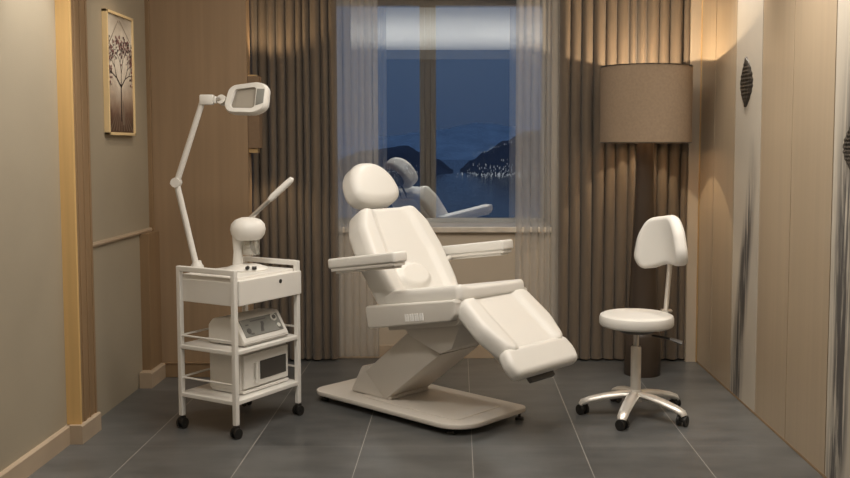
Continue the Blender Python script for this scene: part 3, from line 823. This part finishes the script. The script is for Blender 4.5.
# lens head: faces the viewer's left and a little down
hx = Vector((.93, -.25, .03)).normalized(); hz = Vector((-.22, -.93, .30)).normalized(); hy = hz.cross(hx).normalized()
hM = frame_mat(Vector((.290, -.03, .925)), hx, hy)
oh = densify(round_poly([(-.125, -.075), (.06, -.088), (.125, -.06), (.125, .07), (.06, .088), (-.10, .075)], [.05, .08, .05, .05, .08, .05], 6), .012)
ih = densify(round_poly([(-.085, -.050), (.045, -.058), (.060, -.05), (.060, .052), (.045, .058), (-.062, .050)], [.02, .04, .015, .015, .04, .02], 6), .012)
hdp = MB()
def ring_frame(mb, out, inn, za, zb, mat):
    b = bmesh.new(); n = 72
    def resample(poly):
        P = [Vector(p) for p in poly]; res = []
        for k in range(n):
            a = 2 * PI * k / n; d = Vector((math.cos(a), math.sin(a))); best = None
            for i in range(len(P)):
                p, q = P[i], P[(i + 1) % len(P)]; e = q - p
                den = d.x * -e.y + d.y * e.x
                if abs(den) < 1e-9: continue
                t = (p.x * -e.y + p.y * e.x) / den; s = (d.x * p.y - d.y * p.x) / den
                if t > 0 and -1e-6 <= s <= 1 + 1e-6: best = t if best is None else max(best, t)
            res.append(d * (best or .01))
        return res
    A = resample(out); B = resample(inn)
    prof = [(A, za, 1.0), (A, za + (zb - za) * .5, 1.03), (A, zb - .006, 1.0), (A, zb, .95), (B, zb - .003, 1.03), (B, zb - .012, 1.0), (B, za, 1.0)]
    rings = [[b.verts.new((p.x * s, p.y * s, z)) for p in L_] for L_, z, s in prof]
    for i in range(len(rings)):
        j = (i + 1) % len(rings)
        for k in range(n): b.faces.new((rings[i][k], rings[i][(k + 1) % n], rings[j][(k + 1) % n], rings[j][k]))
    bmesh.ops.recalc_face_normals(b, faces=b.faces[:])
    mb.add(b, mat)
ring_frame(hdp, oh, ih, -.022, .022, hM)
hdp.pad(oh, .012, .005, rings=4, rs=2, mat=hM @ Matrix.Translation((0, 0, -.024)))
lhd = hdp.build('lens_head', M['white_paint'], ML)
MB().pad(ih, .008, .003, rings=4, rs=2, mat=hM @ Matrix.Translation((0, 0, .004))).build('lens', M['lens'], lhd)
MB().prism([(.068, -.045), (.112, -.035), (.114, .045), (.068, .048)], .0, .0235, 'xy', .002, mat=hM).build('light_diffuser', M['gray_panel'], lhd)
MB().cyl(hM @ Vector((-.142, -.0, -.018)), hM @ Vector((-.142, .0, .020)), .026, seg=24).build('head_pivot', M['white_paint'], lhd)

# ------------------------------------------------------------------ stool
SX, SY = .988, 5.205
SL = thing('rolling_stool', 'white round rolling stool with small backrest and chrome five-star base', 'stool', (SX, SY, 0))
base = None
for k in range(5):
    a = R(30 + 72 * k); ca_, sa_ = math.cos(a), math.sin(a)
    pts = [(.02 * ca_, .02 * sa_, .122), (.08 * ca_, .08 * sa_, .121), (.17 * ca_, .17 * sa_, .106), (.25 * ca_, .25 * sa_, .086), (.292 * ca_, .292 * sa_, .070), (.302 * ca_, .302 * sa_, .055)]
    MB().tube(pts, [.034, .034, .032, .030, .029, .024], 14, sq=(1.0, .62)).build('leg', M['polished'], SL)
    ca2 = castor(0, 0, 0).build('castor', M['black'], SL); ca2.location = (.292 * ca_, .292 * sa_, 0); ca2.rotation_euler = (0, 0, a + random.uniform(-.8, .8))
    ca2.scale = (.95, .95, 1.0)
MB().lathe([(0, .085), (.034, .085), (.036, .12), (.034, .145), (.0285, .150), (.0285, .385), (.026, .392), (0, .392)], 28).build('gas_column', M['polished'], SL)
MB().lathe([(0, .38), (.016, .38), (.016, .475), (0, .475)], 20).build('piston', M['alu'], SL)
MB().lathe([(0, .472), (.085, .472), (.10, .479), (.13, .512), (0, .512)], 28).box((-.02, -.05, .472), (.2, .05, .490), .006, mat=Matrix.Rotation(R(40), 4, 'Z')).build('seat_plate', M['black'], SL)
MB().lathe([(0, .508), (.190, .508), (.199, .512), (.204, .522), (.204, .555), (.199, .567), (.186, .573), (.15, .5755), (0, .577)], 72).build('seat', M['leather'], SL)
lv = MB().tube([(.08, -.03, .458), (.15, -.055, .450), (.19, -.065, .442)], .006, 10).build('height_lever', M['black'], SL)
MB().tube([(.175, -.062, .446), (.235, -.075, .426)], [.018, .024], 14, sq=(1.3, .45)).build('lever_paddle', M['dark_gray'], lv)
nb = Vector((-.80, -.60, .0)).normalized(); tb = Vector((-nb.y, nb.x, 0))      # facing direction, sideways
pb = Vector((.183, .085, 0))
post = MB().tube([(pb.x - .005, pb.y, .47), (pb.x - .002, pb.y, .58), (pb.x + .018, pb.y + .012, .83), (pb.x + .024, pb.y + .018, .98)], .019, 14, sq=(1.2, .7))
post.build('backrest_post', M['polished'], SL)
MB().box((pb.x - .03, pb.y - .025, .570), (pb.x + .03, pb.y + .025, .584), .004).build('post_bracket', M['alu'], SL)
cpos = Vector((pb.x + .028, pb.y + .02, .966)) + nb * .045
# local pad frame: x sideways (right when seen from the front), y up, z facing
sx = Vector((0, 0, 1)).cross(nb).normalized()
bpm = frame_mat(cpos, sx, (0, 0, 1)) @ Matrix.Rotation(R(9), 4, 'Z')
bean = densify(round_poly([(-.09, -.140), (0, -.120), (.09, -.140), (.170, -.138), (.205, -.075), (.170, .05), (.10, .145), (-.10, .145), (-.170, .05), (-.205, -.075), (-.170, -.138)],
                          [.10, .2, .10, .05, .09, .2, .10, .10, .2, .09, .05], 6), .02)
bendr = .225
def bean_bend(p):
    a = p.x / bendr; rr = bendr - p.z
    return (rr * math.sin(a), p.y, bendr - rr * math.cos(a))
MB().pad(bean, .062, .024, rings=12, rs=5, bend=bean_bend, mat=bpm, top=lambda x, y: .006).build('backrest', M['leather'], SL)
MB().pad([(x * .80, y * .80) for x, y in bean], .012, .004, rings=6, rs=2, bend=bean_bend, mat=bpm @ Matrix.Translation((0, 0, -.036))).build('backrest_shell', M['black'], SL)

# ------------------------------------------------------------------ lights
def light(kind, name, loc, energy, col, **kw):
    l = bpy.data.lights.new(name, kind); l.energy = energy; l.color = col
    tgt = kw.pop('target', None)
    for k, v in kw.items(): setattr(l, k, v)
    o = bpy.data.objects.new(name, l); COL.objects.link(o); o.location = loc
    if tgt is not None: o.rotation_euler = (Vector(tgt) - Vector(loc)).to_track_quat('-Z', 'Y').to_euler()
    return o
WARM = (1.0, .83, .62); NEUT = (1.0, .935, .84)
light('AREA', 'ceiling_panel_light', (.2, 4.25, 3.12), 38, NEUT, shape='RECTANGLE', size=2.4, size_y=1.4, target=(.2, 4.2, 0))
light('AREA', 'front_ceiling_light', (.0, 3.3, 3.14), 26, NEUT, shape='RECTANGLE', size=2.6, size_y=.4, target=(0, 4.2, 0))
light('SPOT', 'ceiling_fill_left', (-1.75, -.6, 1.0), 195, NEUT, spot_size=R(125), spot_blend=.8, shadow_soft_size=.1, target=(-.6, -.6, 3.2))  # unseen, added to brighten the ceiling that the pane reflects
light('SPOT', 'ceiling_fill_right', (1.45, -.6, 1.0), 195, NEUT, spot_size=R(125), spot_blend=.8, shadow_soft_size=.1, target=(.4, -.6, 3.2))  # second unseen fill, added for the same brighter ceiling
light('SPOT', 'chair_fill_left', (-1.0, 3.1, 3.12), 70, NEUT, spot_size=R(50), spot_blend=.9, shadow_soft_size=.12, target=(-.45, 5.2, .5))  # unseen fill added to lift the chair's near side
light('SPOT', 'chair_back_fill', (.25, 6.25, 3.12), 65, NEUT, spot_size=R(60), spot_blend=.9, shadow_soft_size=.1, target=(-.5, 5.5, 1.1))  # unseen, added to light the chair back mirrored in the pane
light('SPOT', 'chair_spot', (.9, 3.4, 3.1), 20, NEUT, spot_size=R(46), spot_blend=.9, shadow_soft_size=.15, target=(-.2, 5.35, .8))
light('SPOT', 'wall_spot_left', (-1.60, 4.42, 3.12), 140, NEUT, spot_size=R(42), spot_blend=.8, shadow_soft_size=.05, target=(-1.975, 4.42, 1.85))
light('SPOT', 'picture_spot', (-1.2, 5.1, 3.1), 30, WARM, spot_size=R(40), spot_blend=.9, shadow_soft_size=.05, target=(-1.98, 5.5, 1.8))
light('SPOT', 'stone_spot', (1.40, 5.47, 3.1), 85, NEUT, spot_size=R(58), spot_blend=.8, shadow_soft_size=.06, target=(1.66, 5.47, 1.4))
light('SPOT', 'stone_spot_near', (1.2, 4.2, 3.1), 95, NEUT, spot_size=R(80), spot_blend=.9, shadow_soft_size=.08, target=(1.66, 4.3, 1.0))
light('POINT', 'lamp_bulb_light', (1.216, 6.185, 1.925), 22, (1, .78, .52), shadow_soft_size=.012)
light('POINT', 'lamp_bulb_light_low', (1.216, 6.185, 1.60), 14, (1, .78, .52), shadow_soft_size=.012)
light('SPOT', 'sconce_up', (-1.262, 6.27, 1.99), 8, (1, .72, .42), spot_size=R(120), spot_blend=.5, shadow_soft_size=.03, target=(-1.20, 6.42, 3.0))
light('SPOT', 'sconce_down', (-1.262, 6.27, 1.42), 3, (1, .72, .42), spot_size=R(110), spot_blend=.5, shadow_soft_size=.03, target=(-1.20, 6.42, .4))

# night sky
w = bpy.data.worlds.new('World'); scn.world = w; w.use_nodes = True
nt = w.node_tree; bg = nt.nodes['Background']
tc = nd(nt, 'ShaderNodeTexCoord'); sp = nd(nt, 'ShaderNodeSeparateXYZ'); nt.links.new(tc.outputs['Generated'], sp.inputs[0])
rp = nd(nt, 'ShaderNodeValToRGB'); e = rp.color_ramp.elements
e[0].position = .44; e[0].color = (.06, .10, .21, 1); e[1].position = .56; e[1].color = (.115, .18, .30, 1)
mr = nd(nt, 'ShaderNodeMapRange'); mr.inputs['From Min'].default_value = -1; mr.inputs['From Max'].default_value = 1
nt.links.new(sp.outputs[2], mr.inputs['Value']); nt.links.new(mr.outputs[0], rp.inputs[0]); nt.links.new(rp.outputs[0], bg.inputs['Color'])
bg.inputs['Strength'].default_value = 1.0

# ------------------------------------------------------------------ camera
cam = bpy.data.cameras.new('camera'); co = bpy.data.objects.new('camera', cam); COL.objects.link(co)
TH = R(4)
co.location = (0, 0, 1.5); co.rotation_euler = (PI / 2 - TH, 0, 0)
cam.sensor_fit = 'HORIZONTAL'; cam.sensor_width = 36; cam.lens = 950 / 850 * 36
PX, PY = 458.0, 146 + 950 * math.tan(TH)
cam.shift_x = -(PX - 425) / 850; cam.shift_y = -(239 - PY) / 850
cam.clip_end = 6000; cam.clip_start = .05
scn.camera = co
scn.view_settings.view_transform = 'Standard'; scn.view_settings.look = 'None'
scn.view_settings.exposure = -0.03
scn.cycles.max_bounces = 8
